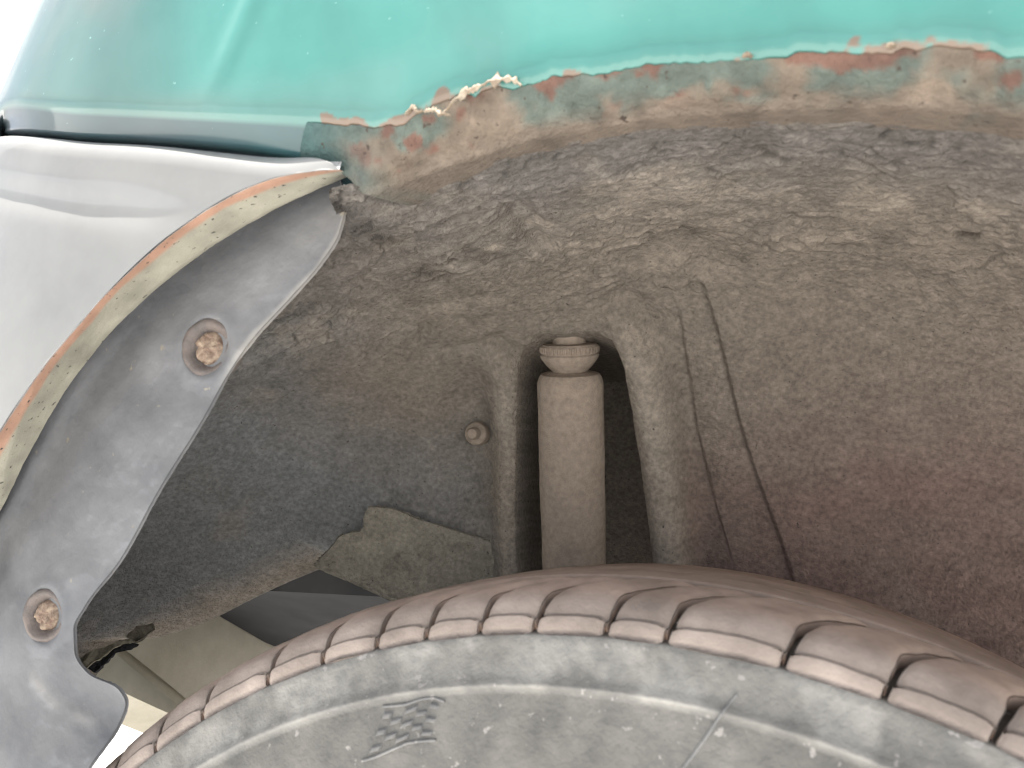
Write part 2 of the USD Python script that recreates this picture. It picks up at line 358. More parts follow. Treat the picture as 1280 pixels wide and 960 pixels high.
depth = np.interp(bp[:, :, 0].ravel(), sm[::-1, 0], sm[::-1, 2]).reshape(300, nb) - bp[:, :, 2]
bp_top = None
rr_ = 0.010
d_ = np.clip(depth, 0, rr_)
roll = rr_ - np.sqrt(np.maximum(rr_ ** 2 - (rr_ - d_) ** 2, 0))
bp[:, :, 1] = corner(bp[:, :, 0], bp[:, :, 2]) + roll * 0.95 * sstep(-4, 20, np.arange(300))[:, None] + fbm(bp.reshape(-1, 3) * 12, 3, 14).reshape(300, nb) * 0.0012
bp[:, :, 1] += 0.0015 * np.exp(-((depth - 0.028) / 0.006) ** 2) * sstep(-0.1, -0.2, bp[:, :, 0])
tip = sstep(0, 45, np.arange(300))[:, None, None]
bp = np.concatenate([bp[:, :1] + np.array([0, .05, .002]) * tip, bp], axis=1); nb += 1
put(CAR, 'bumper', (bp.reshape(-1, 3), grid_faces(300, nb, False)), M['silver'], label='silver white rear bumper')
cream_px = [(438, 219.5), (431, 223), (403, 234), (375, 246), (319, 269), (270, 305), (210, 350), (141, 410), (87, 472), (47, 535), (19, 591), (0, 632), (-60, 760)]
cream = on_surface(cream_px, lambda x, z: corner(x, z) + 0.020, 0.02)
cream = smooth_arc(cream, 4)
oline = np.vstack([orange]); oline = resample(oline, 420)
cl = resample(cream, 420)
nf = 22; q = np.linspace(0, 1, nf)
fl = oline[:, None] * (1 - q[None, :, None]) + cl[:, None] * q[None, :, None]
bul = np.sin(np.pi * q) ** 0.8
fl[:, :, 1] -= 0.0035 * bul[None] * np.interp(np.linspace(0, 1, 420), [0, .12, 1], [.3, 1, 1])[:, None]
# bumper skin meets the flange in a small rounded bead
fl[:, :, 1] += fbm(fl.reshape(-1, 3) * 150, 3, 15).reshape(420, nf) * 0.0004
radial = oline - np.array([CX, 0, CZ]); radial[:, 1] = 0; radial /= np.linalg.norm(radial, axis=1, keepdims=True)
fl = np.concatenate([fl[:, :1] + radial[:, None] * .004 + np.array([0, .0022, 0]), fl, fl[:, -1:] + np.array([0, 0.0025, 0.0015])], axis=1)
V = fl.reshape(-1, 3); ac = np.repeat(np.r_[0, q, 1.05][None], 420, 0).ravel()
og, cr, wh = np.array([.44, .265, .19]), np.array([.36, .345, .28]), np.array([.36, .36, .36])
e = 0.42 + 0.10 * fbm(V * 60, 3, 16)
w = sstep(-0.06, 0.06, ac - e)[:, None]; c = og * (1 - w) + cr * w
w = sstep(0.09, 0.03, ac + .04 * fbm(V * 90, 3, 13))[:, None]; c = c * (1 - w) + wh * w
c *= (1 + 0.5 * fbm(V * 70, 4, 17))[:, None]
put(CAR + '/bumper', 'flange', (V, grid_faces(420, nf + 2, False)), M['flange'], prim={'tint': c}, label='worn flange with orange primer showing and pitted cream edge')

# ------------------------------------------------------------------ grey plastic mud guard with its two screws
ep = [((430, 240), (424, 221)), ((431, 252), (400, 227)), ((424, 290), (350, 241)), ((400, 330), (300, 268)), ((370, 365), (250, 303)), ((315, 425), (190, 352)), ((290, 460), (150, 392)), ((250, 530), (90, 455)),
      ((200, 610), (40, 530)), ((150, 700), (-20, 620)), ((105, 760), (-60, 690)), ((92, 787), (-80, 750)), ((93, 815), (-90, 800)), ((110, 842), (-100, 850)), ((148, 862), (-110, 890)), ((157, 880), (-115, 920)),
      ((150, 902), (-118, 940)), ((110, 962), (-120, 1000)), ((60, 1050), (-140, 1090)), ((0, 1160), (-160, 1180))]
def push(P, dy): return EYE + (P - EYE) * ((P[:, 1] + dy - EYE[1]) / (P[:, 1] - EYE[1]))[:, None]
gs = lambda x, z: 0.030 + 0.62 * corner(x, z)
E_, O_ = resample([a for a, b in ep], 420), resample([b for a, b in ep], 420)
s = np.linspace(0, 1, 130) ** 1.0
gp = O_[:, None] * (1 - s[None, :, None]) + E_[:, None] * s[None, :, None]
GP = on_surface(gp.reshape(-1, 2), gs, 0.03)
nat = lambda L: on_surface(L, gs, 0.03)
dy = np.zeros(len(GP))
d, _ = polyline_dist(GP, nat([(330, 268), (250, 322), (170, 405), (95, 520), (30, 640), (-30, 760)]))
dy += 0.0035 * np.exp(-(d / 0.011) ** 2)                            # hollow beside the flange
d, _ = polyline_dist(GP, nat([(42, 845), (62, 872), (85, 888), (112, 900)]))
ridge = np.exp(-(d / 0.0032) ** 2) * (.6 + .8 * fbm(GP * 120, 3, 24)).clip(0, 1); dy -= 0.0004 * ridge
d, _ = polyline_dist(GP, nat([(100, 800), (112, 838), (140, 862), (155, 880)]))
dy += 0.005 * sstep(0.026, 0.0, d)                                   # the lower corner is bent inwards
SC = [(258, 434), (55, 769)]
for px, rad in zip(SC, (0.0122, 0.0118)):
    cpt = nat([px])[0]; d = np.linalg.norm(GP - cpt, axis=1)
    dy -= 0.0008 * np.exp(-((d - rad * 1.05) / 0.0035) ** 2) - 0.0022 * sstep(rad, rad * 0.7, d)
dy += fbm(GP * 25, 4, 18) * 0.0010 + fbm(GP * 150, 3, 19) * 0.0003
GP = push(GP, dy)
edge = np.repeat(s[None], 420, 0).ravel(); along = np.repeat(np.linspace(0, 1, 420)[:, None], len(s), 1).ravel()
GG = GP.reshape(420, len(s), 3)
nr = grid_normals(GG).reshape(-1, 3); nr *= np.sign(-nr[:, 1:2])
c = np.ones((len(GP), 3)) * (1 + 0.35 * fbm(GP * 40, 4, 20))[:, None]
dusty = sstep(0.93, 0.985, edge + 0.03 * fbm(GP * 80, 3, 22)) * sstep(0.30, 0.22, along)
dusty = np.maximum(dusty, 0.35 * sstep(0.0, 0.5, fbm(GP * 22, 4, 23)) * sstep(0.4, 0.8, edge))
dusty = np.maximum(dusty, ridge * 0.6)
c = c * (1 - dusty[:, None]) + np.array([1.6, 1.52, 1.4]) * dusty[:, None]
v, f = thick(GP, 420, len(s), grid_faces(420, len(s), False), 0.0016, nr)
put(CAR, 'mud_guard', (v, f), M['guard'], prim={'tint': np.vstack([c, c])}, label='grey plastic mud guard held by two rusty screws')
for px, rad in zip(SC, (0.0112, 0.0105)):
    cpt = nat([px])[0]; ax = np.array([0.12, -1, -0.05])
    cpt = cpt + np.array([0, 0.0035, 0])
    pr = [(0.0, 0.0), (rad * .55, 0.001), (rad * .62, 0.0014), (rad * .72, 0.0032), (rad * .85, 0.0042), (rad * 1.0, 0.0038), (rad * 1.06, 0.002), (rad * 1.06, -0.003)]
    wm = lathe(pr, cpt, ax, 48); wv = np.array(wm.vertices); wv += fbm(wv * 260, 3, 25)[:, None] * np.array([.0, .0008, 0]); wm.vertices = wv
    put(CAR + '/mud_guard', 'washer', wm, M['washer'], smooth=50)
    pr = [(0.0, 0.0036), (rad * .3, 0.0035), (rad * .48, 0.003), (rad * .58, 0.0015), (rad * .58, -0.002)]
    hm = lathe(pr, cpt, ax, 30).subdivide(); hv = np.array(hm.vertices); hv += fbm(hv * 420, 3, 26)[:, None] * np.array([.0006, .0018, .0006]); hm.vertices = hv
    put(CAR + '/mud_guard', 'screw', hm, M['rust'], smooth=40)

# ------------------------------------------------------------------ wheel well
DW, NP = 0.235, 4.0
def RWf(deg): return 0.395 + 0.006 * sstep(101.5, 112, deg)        # the liner stands back behind the mud guard
def dome_hit(px):
    out = []
    for dd in ray(px):
        t = np.linspace(0.05, 1.2, 5000); p = EYE + dd * t[:, None]; r = np.hypot(p[:, 0] - CX, p[:, 2] - CZ); RW = RWf(np.degrees(np.arctan2(p[:, 2] - CZ, p[:, 0] - CX)))
        v = (r / RW) ** NP + (np.maximum(p[:, 1], 0) / DW) ** NP - 1
        out.append(p[np.argmax((v > 0) & (p[:, 1] > 0.02))])
    return np.array(out)
def polar(p): return np.degrees(np.arctan2(p[:, 2] - CZ, p[:, 0] - CX)), np.hypot(p[:, 0] - CX, p[:, 2] - CZ)
# lower boundary (angle -> radius): hidden behind the tyre on the right, the open edge of the liner on the left
eL = dome_hit([(405, 706), (360, 723), (310, 745), (245, 778), (200, 795), (168, 803), (120, 806)])
eF = dome_hit([(492, 742), (450, 722)])
aL, rL = polar(eL); aF, rF = polar(eF)
bt = np.r_[30, 110, aF[0] - 5, aF[0] - 2.2, aF[0], aF[1], aL, aL[-1] + 8, 180]; br = np.r_[.14, .14, .17, .22, rF[0], rF[1], rL, rL[-1] + .004, rL[-1] + .004]
o = np.argsort(bt, kind='stable'); bt, br = bt[o], np.minimum(br[o], .40)
nth, nsr = 1250, 560
TH = np.interp(np.linspace(0, 1, nth), [0, .08, .92, 1], [34, 56, 150, 178])
rb = np.interp(TH, bt, br)
W0 = np.zeros((nth, nsr, 3)); S0 = np.zeros((nth, nsr))
phi = np.linspace(0.0, np.pi / 2, 3000)
for i in range(nth):
    RW = RWf(TH[i]); y_in = 0.011 + 0.027 * sstep(103.6, 106, TH[i]) + 0.62 * sstep(103.6, 106, TH[i]) * corner(CX + .39 * math.cos(math.radians(TH[i])), H + .4)
    r = RW * np.cos(phi) ** (2 / NP); y = DW * np.sin(phi) ** (2 / NP)
    k = (y > y_in) & (r > rb[i]); r, y = r[k], y[k]
    L = np.r_[0, np.cumsum(np.hypot(np.diff(r), np.diff(y)))]
    sg = np.linspace(0, L[-1], nsr)
    ri, yi = np.interp(sg, L, r), np.interp(sg, L, y)
    a = math.radians(TH[i])
    W0[i] = np.c_[CX + ri * math.cos(a), yi, CZ + ri * math.sin(a)]; S0[i] = sg + y_in - 0.011
nrm = grid_normals(W0); toward = np.sign(np.sum(nrm * (np.array([CX, 0, CZ - .1]) - W0), axis=2, keepdims=True)); nrm *= toward
Q = W0.reshape(-1, 3); NR = nrm.reshape(-1, 3); SA = S0.ravel()
ARC = np.repeat(np.radians(TH)[:, None] * 0.36, nsr, 1).ravel()
# relief --------------------------------------------------------------
x, y, z = Q.T
depth_in = np.zeros(len(Q))                                         # along +y
def px_poly(L): return dome_hit(L)
# the pocket for the shock absorber
import shapely
from shapely.geometry import Polygon
pocket_px = [(655, 720), (652, 600), (650, 520), (651, 466), (656, 438), (674, 421), (735, 417), (766, 424), (780, 452), (792, 520), (804, 600), (818, 720)]
pk = px_poly(pocket_px)[:, [0, 2]]
pk = np.vstack([pk, [pk[-1] + [0.01, -0.12], pk[0] + [-0.004, -0.12]]])
ring = np.vstack([pk, pk[:1]])
near = (x > pk[:, 0].min() - .05) & (x < pk[:, 0].max() + .05)
sd = np.full(len(Q), -1.0)
dd, _ = polyline_dist(np.c_[x, z][near], ring)
ins = shapely.contains_xy(Polygon(pk), x[near], z[near])
sd[near] = np.where(ins, dd, -dd)
sd += 0.0012 * fbm(Q * 90, 3, 51)
pocket = sstep(-0.0015, 0.008, sd) * sstep(0.055, 0.12, y)
depth_in += pocket * 0.10
# rolled ribs either side and the soft rise over the top
out_h = np.zeros(len(Q))
def rib(L, w, h, power=2, fade0=0.0, fade1=0.0):
    global out_h
    p3 = px_poly(L); d, t = polyline_dist(Q, resample(p3, 40))
    env = np.ones(len(Q))
    if fade0: env *= sstep(0, fade0, t)
    if fade1: env *= sstep(1, 1 - fade1, t)
    out_h = np.maximum(out_h, h * np.exp(-(d / w) ** power) * env)
rib([(585, 412), (607, 425), (624, 450), (631, 500), (636, 560), (640, 640), (646, 730)], 0.0105, 0.012, 2.4, 0.40)
rib([(738, 368), (768, 384), (792, 418), (809, 480), (823, 560), (834, 640), (844, 730)], 0.0115, 0.015, 2.6, 0.35)
hollow = lambda L, w, h: h * np.exp(-(polyline_dist(Q, px_poly(L))[0] / w) ** 2)
dn = np.zeros(len(Q))
dn += hollow([(592, 505), (598, 545), (590, 580)], 0.020, 0.008)         # shallow dish round the stud
dn += hollow([(860, 480), (872, 580), (876, 700)], 0.009, 0.0035)
dn += hollow([(560, 600), (585, 612)], 0.010, 0.004)
dn += hollow([(640, 262), (655, 285), (675, 305)], 0.005, 0.0045)          # scraped groove in the undercoat
dn += hollow([(655, 258), (672, 280)], 0.003, 0.003)
dn += hollow([(775, 372), (800, 385), (812, 420)], 0.007, 0.006)
dn += hollow([(800, 320), (840, 300), (880, 310)], 0.012, 0.004)
dn += hollow([(560, 440), (600, 432)], 0.004, 0.0025)
dn += hollow([(527, 425), (532, 408)], 0.003, 0.003)
dn += hollow([(620, 425), (640, 440), (655, 450)], 0.005, 0.004)
dn += hollow([(480, 560), (420, 600), (330, 520)], 0.03, 0.006)
# pressed seams at the right
def seam_step(L, h, w=0.0012, fade=0.25):
    p3 = resample(px_poly(L), 60); d, t = polyline_dist(Q, p3)
    tr = cKDTree(p3); _, i = tr.query(Q); i = np.clip(i, 0, 58)
    e = p3[i + 1] - p3[i]; v = Q - p3[i]
    side = np.sign(e[:, 0] * v[:, 2] - e[:, 2] * v[:, 0])              # in the x,z plane
    env = sstep(0, fade, t) * sstep(0.05, 0.015, d)
    return h * env * sstep(-w, w, side * d), np.exp(-(d / 0.0011) ** 2) * sstep(0, fade, t)
sB, cB = seam_step([(868, 335), (882, 365), (897, 410), (910, 465), (926, 530), (948, 600), (972, 665), (996, 740)], 0.0022, fade=.12)
sA, cA = seam_step([(838, 360), (850, 395), (858, 450), (868, 520), (882, 585), (892, 620)], 0.0016, fade=.2)
dn += 0.0011 * cB + 0.0007 * cA
wobble = 0.0010
# torn lower edge of the liner recedes in a soft roll
edge_d = (S0[:, -1:] - S0).ravel()
left = sstep(129, 133, np.degrees(ARC / 0.36))
depth_in += 0.016 * left * np.clip(1 - edge_d / 0.035, 0, 1) ** 2
# undercoat: thick, brushed on, with flakes; calmer on the inner wall
ceil_w = sstep(0.20, 0.10, y) * (1 - 0.75 * sstep(120, 128, np.degrees(ARC / 0.36)))
ceil_w = np.maximum(ceil_w, 0.18)
uvp = np.c_[ARC, SA, 0 * SA]
wp = uvp + 0.006 * np.c_[fbm(uvp * 40, 3, 61), fbm(uvp * 40, 3, 62), 0 * SA]
st = fbm(wp * np.array([80, 140, 1]), 4, 63)
fl1 = fbm(wp * np.array([70, 130, 1]) + 7.7, 3, 64)
fl2 = fbm(wp * np.array([120, 200, 1]) + 3.1, 3, 65)
patch = sstep(-0.1, 0.25, fbm(uvp * 14, 3, 66))
out = 0.0011 * st * ceil_w + 0.0015 * sstep(0.24, 0.30, fl1) * ceil_w * patch + 0.0008 * sstep(0.30, 0.36, fl2) * ceil_w
crk = np.exp(-(fbm(wp * np.array([45, 85, 1]) + 11.3, 3, 85) / 0.035) ** 2) * ceil_w * sstep(0.0, 0.3, fbm(uvp * 22, 3, 86)); out -= 0.0011 * crk
chip = sstep(0.24, 0.32, fl1) * ceil_w * patch
out -= 0.0014 * sstep(0.34, 0.42, -fl2) * ceil_w * patch
out += 0.0016 * fbm(Q * 16, 3, 67) + (0.0005 + .0004 * ceil_w) * fbm(Q * 60, 3, 68)
out += (0.00022 + 0.00025 * ceil_w) * fbm(Q * 320, 2, 69)
hid = hollow([(1206, 295), (1210, 295.5)], 0.0024, 1.3).clip(0, 1)
Wp = Q + NR * (out + out_h * (1 - pocket) - dn - 0.005 * hid + sB * 1.0 + sA)[:, None]
Wp[:, 1] += depth_in
# colour of the coat and of the dust lying on it
ang = np.degrees(ARC / 0.36)
brown, grey, redb, blue, dust = np.array([.190, .165, .138]), np.array([.152, .141, .131]), np.array([.178, .122, .106]), np.array([.205, .210, .212]), np.array([.28, .245, .205])
lw = sstep(108, 128, ang + 10 * fbm(Q * 12, 3, 71)) * sstep(0.05, 0.09, SA)
rw = sstep(0.46, 0.24, z - H) * sstep(-0.06, 0.12, x) + 0.5 * sstep(0.38, 0.30, z - H) * sstep(-0.08, 0.0, x)
rw = np.clip(rw, 0, 1) * (0.85 + 0.3 * fbm(Q * 30, 3, 72)).clip(0, 1)
gw = sstep(0.12, 0.02, SA + 0.04 * fbm(Q * 20, 3, 73))
c = np.tile(brown, (len(Q), 1))
for w, k in ((gw, grey), (rw, redb), (lw * (1 - 0.0), blue)):
    c = c * (1 - w[:, None]) + k * w[:, None]
dw = sstep(0.03, 0.0, edge_d + 0.008 * fbm(Q * 50, 3, 74)) * left * sstep(0.0, 0.012, edge_d + .008)
dw = np.maximum(dw, 0.55 * sstep(0.05, 0.5, fbm(Q * np.array([45, 45, 45]), 4, 75)) * ceil_w)
dw = np.maximum(dw, 0.8 * sstep(0.1, 1.0, out_h / 0.014))
dw = np.maximum(dw, 0.4 * sstep(0.1, 0.6, fbm(Q * 30, 4, 76)) * lw)
dw = np.maximum(dw, 0.75 * np.exp(-(polyline_dist(Q, px_poly([(560, 330), (640, 300), (720, 270), (800, 250), (900, 228), (1000, 212)]))[0] / 0.004) ** 2) * sstep(-.1, .2, fbm(Q * 90, 3, 78)))
c = c * (1 - dw[:, None]) + dust * dw[:, None]
c *= np.clip(1 + (0.16 + .12 * ceil_w) * fbm(Q * 110, 3, 77) + 0.22 * fbm(Q * 420, 2, 79) + .25 * st * ceil_w, .3, 2)[:, None]
c *= (1 - 0.22 * np.clip(cB + 0.7 * cA, 0, 1))[:, None]
c *= (1 - 0.75 * hid)[:, None] * (1 - .4 * crk + .15 * chip)[:, None]
w = (sstep(.02, .0, SA + .012 * fbm(Q * 60, 3, 87)) * sstep(100, 98, ang) * .55)[:, None]; c = c * (1 - w) + np.array([.23, .18, .14]) * w
Wg = Wp.reshape(nth, nsr, 3)
rim = Wg[:, -1:] + np.array([0, 0.004, 0.002]); rim2 = rim + np.array([0, 0.006, 0.012])
Wg = np.concatenate([Wg, rim, rim2], axis=1)
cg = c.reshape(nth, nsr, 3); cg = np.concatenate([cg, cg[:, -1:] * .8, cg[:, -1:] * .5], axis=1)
put(CAR, 'wheel_well', (Wg.reshape(-1, 3), grid_faces(nth, nsr + 2)), M['well'], prim={'tint': np.clip(cg.reshape(-1, 3), 0.01, 1)}, label='wheel well coated in rough dusty undercoat')
WELL = CAR + '/wheel_well'
# lumpy flange plate beside the open edge
tp = resample([(406, 706), (424, 686), (441, 668), (452, 665), (463, 663), (468, 645), (474, 633), (490, 634), (507, 637), (530, 647), (552, 654), (580, 664), (610, 674), (640, 690)], 120)
bp_ = resample([(410, 709), (440, 722), (470, 735), (500, 749), (540, 770), (580, 790), (640, 800)], 120)
q = np.linspace(0, 1, 70)
gpx = (tp[:, None] * (1 - q[None, :, None]) + bp_[:, None] * q[None, :, None]).reshape(-1, 2)
D3 = dome_hit(gpx).reshape(120, 70, 3)
uq = np.linspace(0, 1, 120)[:, None] * np.ones((1, 70))
off = 0.010 * sstep(1.0, 0.55, uq) + 0.001
D3[:, :, 1] -= off
D3f = D3.reshape(-1, 3)
lump = 0.0011 * sstep(0.05, 0.35, fbm(D3f * 150, 3, 81)) - 0.0012 * sstep(0.2, 0.45, -fbm(D3f * 170, 3, 82)) + .0008 * fbm(D3f * 40, 3, 83)
D3f = D3f + np.array([0, -1, 0]) * lump[:, None]
D3 = D3f.reshape(120, 70, 3); nn = grid_normals(D3).reshape(-1, 3); nn *= np.sign(-nn[:, 1:2])
v, f = thick(D3f, 120, 70, grid_faces(120, 70), 0.0016, nn)
c = np.array([.285, .262, .218]) * (1 + .25 * fbm(D3f * 90, 3, 84))[:, None]
put(WELL, 'bracket', (v, f), M['well'], prim={'tint': np.vstack([c, c])}, label='lumpy dusty bracket plate at the open edge of the well')
# stud with its nut
sp = dome_hit([(594, 541)])[0] + np.array([0, 0.004, 0])
nutm = lathe([(0, .012), (.0026, .0118), (.0034, .0105), (.0036, .006), (.0058, .0055), (.0066, .004), (.0068, -.004)], sp, (0.1, -1, -.1), 18)
put(WELL, 'stud', nutm, M['shock'], smooth=50)
# torn scraps of liner hanging at its lower corner
def scrap(L, R_, yv, name, mt, seed, tint=None):
    a, b = resample(L, 40), resample(R_, 40); q = np.linspace(0, 1, 12)
    G = (a[:, None] * (1 - q[None, :, None]) + b[:, None] * q[None, :, None]).reshape(-1, 2)
    G = on_y(G, yv); G[:, 1] += 0.004 * fbm(G * 120, 3, seed)
    G3 = G.reshape(40, 12, 3); n_ = grid_normals(G3).reshape(-1, 3); n_ *= np.sign(-n_[:, 1:2])
    v, f = thick(G, 40, 12, grid_faces(40, 12), .0015, n_)
    put(WELL, name, (v, f), mt, prim={'tint': np.tile(tint, (len(v), 1))})
scrap([(96, 823), (112, 814), (130, 808), (150, 801), (163, 798), (170, 800)], [(108, 836), (116, 828), (128, 822), (140, 812), (152, 806), (166, 804)], 0.085, 'torn_scrap', M['well'], 91, (.33, .30, .23))
scrap([(104, 834), (118, 826), (131, 818), (145, 808), (160, 802), (168, 803)], [(116, 841), (124, 836), (134, 828), (147, 816), (163, 812), (172, 808)], 0.10, 'torn_scrap', M['well'], 92, (.05, .05, .055))
scrap([(155, 796), (168, 786), (180, 781), (189, 782)], [(166, 803), (176, 798), (184, 792), (190, 788)], 0.095, 'torn_scrap', M['well'], 93, (.15, .135, .105))

# ------------------------------------------------------------------ shock absorber
t0, t1 = on_y([(712.5, 468)], 0.186)[0], on_y([(718, 706)], 0.216)[0]
axis = (t0 - t1) / np.linalg.norm(t0 - t1)
rs = 0.5 * 84 * np.linalg.norm(t0 - EYE) * 0.985 / FPX
base = t0 - axis * 0.26
L0 = 0.26
pr = [(0, 0), (rs, 0), (rs, 0.05)] + [(rs, t) for t in np.linspace(.06, L0 - .0065, 30)] + [(rs * .985, L0 - .004), (rs * .95, L0 - .0015), (rs * .88, L0 + .0005), (rs * .5, L0 + .002), (rs * .46, L0 + .003)]
sm_ = lathe(pr, base, axis, 72); sv = np.array(sm_.vertices); sv += (fbm(sv * 260, 3, 95) * .00035 + fbm(sv * 40, 3, 96) * .0006)[:, None] * (sv - base - ((sv - base) @ axis)[:, None] * axis) / rs; sm_.vertices = sv
put(CAR, 'shock_absorber', sm_, M['shock'], smooth=40, label='dusty brown tubular shock absorber')
pr = [(rs * .45, -.001), (rs * .52, .0005), (rs * .56, .0025), (rs * .70, .0050), (rs * .82, .0078), (rs * .87, .0092), (rs * .88, .0106), (rs * .84, .0114), (rs * .86, .0118), (rs * .86, .0152), (rs * .80, .0164), (rs * .5, .0168), (rs * .5, .03), (0, .03)]
put(CAR + '/shock_absorber', 'top_mount', lathe(pr, t0, axis, 64), M['shock'], smooth=40)
for k in range(40):                                        # the ribbed collar
    a = 2 * np.pi * k / 40
    A = np.cross(axis, [1, 0, 0]); A /= np.linalg.norm(A); B = np.cross(axis, A)
    dr = np.cos(a) * A + np.sin(a) * B
    if dr[1] > 0.35: continue
    v, f = tube([t0 + axis * .0120 + dr * rs * .865, t0 + axis * .0135 + dr * rs * .872, t0 + axis * .0150 + dr * rs * .865], .0006, 5)
    put(CAR + '/shock_absorber', 'collar_rib', (v, f), M['shock'])

# ------------------------------------------------------------------ tyre
def ring_pt(th, r, y): return np.stack([r * np.cos(th), y, H + r * np.sin(th)], -1)
prof = np.array([(.060, .185), (.040, .195), (.030, .210), (.0255, .230), (.0245, .245), (.0265, .262), (.0280, .2680), (.0275, .2698), (.0268, .2706), (.0268, .2716), (.0285, .2726), (.0300, .2745), (.0318, .2790), (.0325, .2820), (.0330, .2845),
                 (.0345, .2853), (.0375, .2860), (.041, .2905), (.050, .2930), (.072, .2935), (.110, .293), (.150, .290), (.172, .285), (.184, .279), (.190, .268), (.196, .24), (.188, .205), (.172, .186)])
nt = 720
thr = np.linspace(0, 2 * np.pi, nt + 1)
T3 = ring_pt(thr[:, None] * np.ones((1, len(prof))), np.ones((nt + 1, 1)) * prof[None, :, 1], np.ones((nt + 1, 1)) * prof[None, :, 0])
V = T3.reshape(-1, 3)
rv = np.hypot(V[:, 0], V[:, 2] - H)
bump = fbm(V * 30, 3, 101) * .0006 * (rv < .287); bump[-len(prof):] = bump[:len(prof)]
V[:, 1] -= bump
c = np.ones((len(V), 3)); pale = sstep(.2685, .2712, rv) * sstep(.287, .2825, rv) * (V[:, 1] < .1)
ed = sstep(.05, .3, fbm(V * 70, 4, 102) + .18)
c *= (1 + 0.85 * pale * (0.35 + 0.65 * ed))[:, None] * np.array([1.02, 1, .95])
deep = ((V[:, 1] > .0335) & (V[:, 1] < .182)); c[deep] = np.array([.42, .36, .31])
smr = fbm(np.c_[np.arctan2(V[:, 2] - H, V[:, 0]) * 9, rv * 60, 0 * rv], 4, 103)
c *= (1 + .16 * smr + .2 * fbm(V * 70, 4, 104))[:, None]
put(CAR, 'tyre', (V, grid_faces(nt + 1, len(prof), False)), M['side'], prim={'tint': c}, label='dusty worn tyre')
TY = CAR + '/tyre'
# measured groove angles, then an even pitch round the rest
gpx = [(200, 944), (259, 904), (339, 854), (410, 834), (478, 815), (540, 802), (608, 799), (677, 792), (767, 799), (843, 808), (991, 844), (1119, 887)]
gth = []
for p_ in gpx:
    w_ = on_y([p_], .033)[0]; gth.append(math.atan2(w_[2] - H, w_[0]))
gth = sorted(gth)                                           # rising angle: right to left
pitch = np.mean(np.diff(gth)); nrest = int(round((2 * np.pi - (gth[-1] - gth[0])) / (pitch * 1.08)))
gth = gth + list(np.linspace(gth[-1], gth[0] + 2 * np.pi, nrest + 1)[1:-1])
gth = np.array(gth + [gth[0] + 2 * np.pi])
bprof = np.array([(.0322, .2850), (.0330, .2868), (.0340, .2890), (.0346, .2900), (.0352, .2903), (.0360, .2907), (.0372, .2928), (.0395, .2952), (.0425, .2968), (.047, .2980), (.052, .2984), (.058, .2990), (.062, .2992), (.067, .2993), (.0715, .2993)])
bl = np.r_[0, np.cumsum(np.linalg.norm(np.diff(bprof, axis=0), axis=1))]
sN = np.unique(np.r_[np.linspace(0, bl[-1], 26), bl[2:6], bl[-1] - .0007]); 
by, brr = PchipInterpolator(bl, bprof[:, 0])(sN), PchipInterpolator(bl, bprof[:, 1])(sN)
tn = np.gradient(np.c_[by, brr], axis=0); tn /= np.linalg.norm(tn, axis=1, keepdims=True); nO = np.c_[-tn[:, 1], tn[:, 0]]   # outward
sweep = lambda yy: -0.080 * np.clip((yy - .039) / .033, 0, None) ** 1.45 + 0.010 * np.clip((.039 - yy) / .006, 0, 1)
nA = 20
for i in range(len(gth) - 1):
    a0, a1 = gth[i], gth[i + 1]; hw = 0.00105 / .29
    aa = np.sort(np.r_[np.linspace(0, 1, nA - 2), .025, .975])
    sw = sweep(by)
    ww = np.minimum(hw * (0.8 + 0.75 * sstep(.036, .046, by)) * np.sqrt(1 + (.29 * np.gradient(sw, by)) ** 2), .36 * (a1 - a0))
    TH2 = (a0 + ww)[None, :] * (1 - aa[:, None]) + (a1 - ww)[None, :] * aa[:, None] + sw[None, :]
    rim_a = np.minimum(aa, 1 - aa) * (a1 - a0) * .29
    rim_s = np.minimum(sN - 0, bl[-1] - sN)
    drop = 0.0017 * np.exp(-rim_a / .0016)[:, None] + 0.0009 * np.exp(-rim_s / .0011)[None, :]
    pts = ring_pt(TH2, (brr[None] - drop * nO[None, :, 1]), by[None] - drop * nO[None, :, 0])
    rough_b = fbm(pts.reshape(-1, 3) * 130, 3, 110).reshape(nA, len(sN)) * .0006
    pts[:, :, 2] += rough_b
    inner = ring_pt(TH2, brr[None] - .0055 * np.clip(nO[None, :, 1], .25, 1) + 0 * drop, by[None] - .0035 * nO[None, :, 0] + 0 * drop)
    G = pts.reshape(-1, 3); n = len(G)
    F = grid_faces(nA, len(sN), False)
    idx = np.arange(n).reshape(nA, len(sN)); rim = np.r_[idx[:, 0], idx[-1, 1:], idx[::-1, -1][1:], idx[0, ::-1][1:-1]]; q2 = np.roll(rim, -1)
    VV = np.vstack([G, inner.reshape(-1, 3)]); FF = np.vstack([F, np.c_[rim, q2, q2 + n], np.c_[rim, q2 + n, rim + n]])
    yy = np.repeat(by[None], nA, 0).ravel()
    c = np.ones((n, 3)) * (1 + .35 * fbm(G * 60, 4, 111))[:, None]
    w = sstep(.046, .037, yy)[:, None]; c = c * (1 - w) + c * np.array([.74, .81, .86]) * w
    strip_ = sstep(.0356, .0346, yy)[:, None]; c = c * (1 + 0.16 * strip_)
    ln = np.exp(-((yy - .0353) / .0005) ** 2)[:, None]; c = c * (1 - .4 * ln)
    ce = np.tile([.20, .175, .155], (n, 1)) * (1 + 2.4 * sstep(.043, .036, yy)[:, None]) * (1 + 0.9 * strip_)
    put(TY, 'tread_block', trimesh.Trimesh(VV, FF, process=False), M['tread'], prim={'tint': np.vstack([c, ce])})
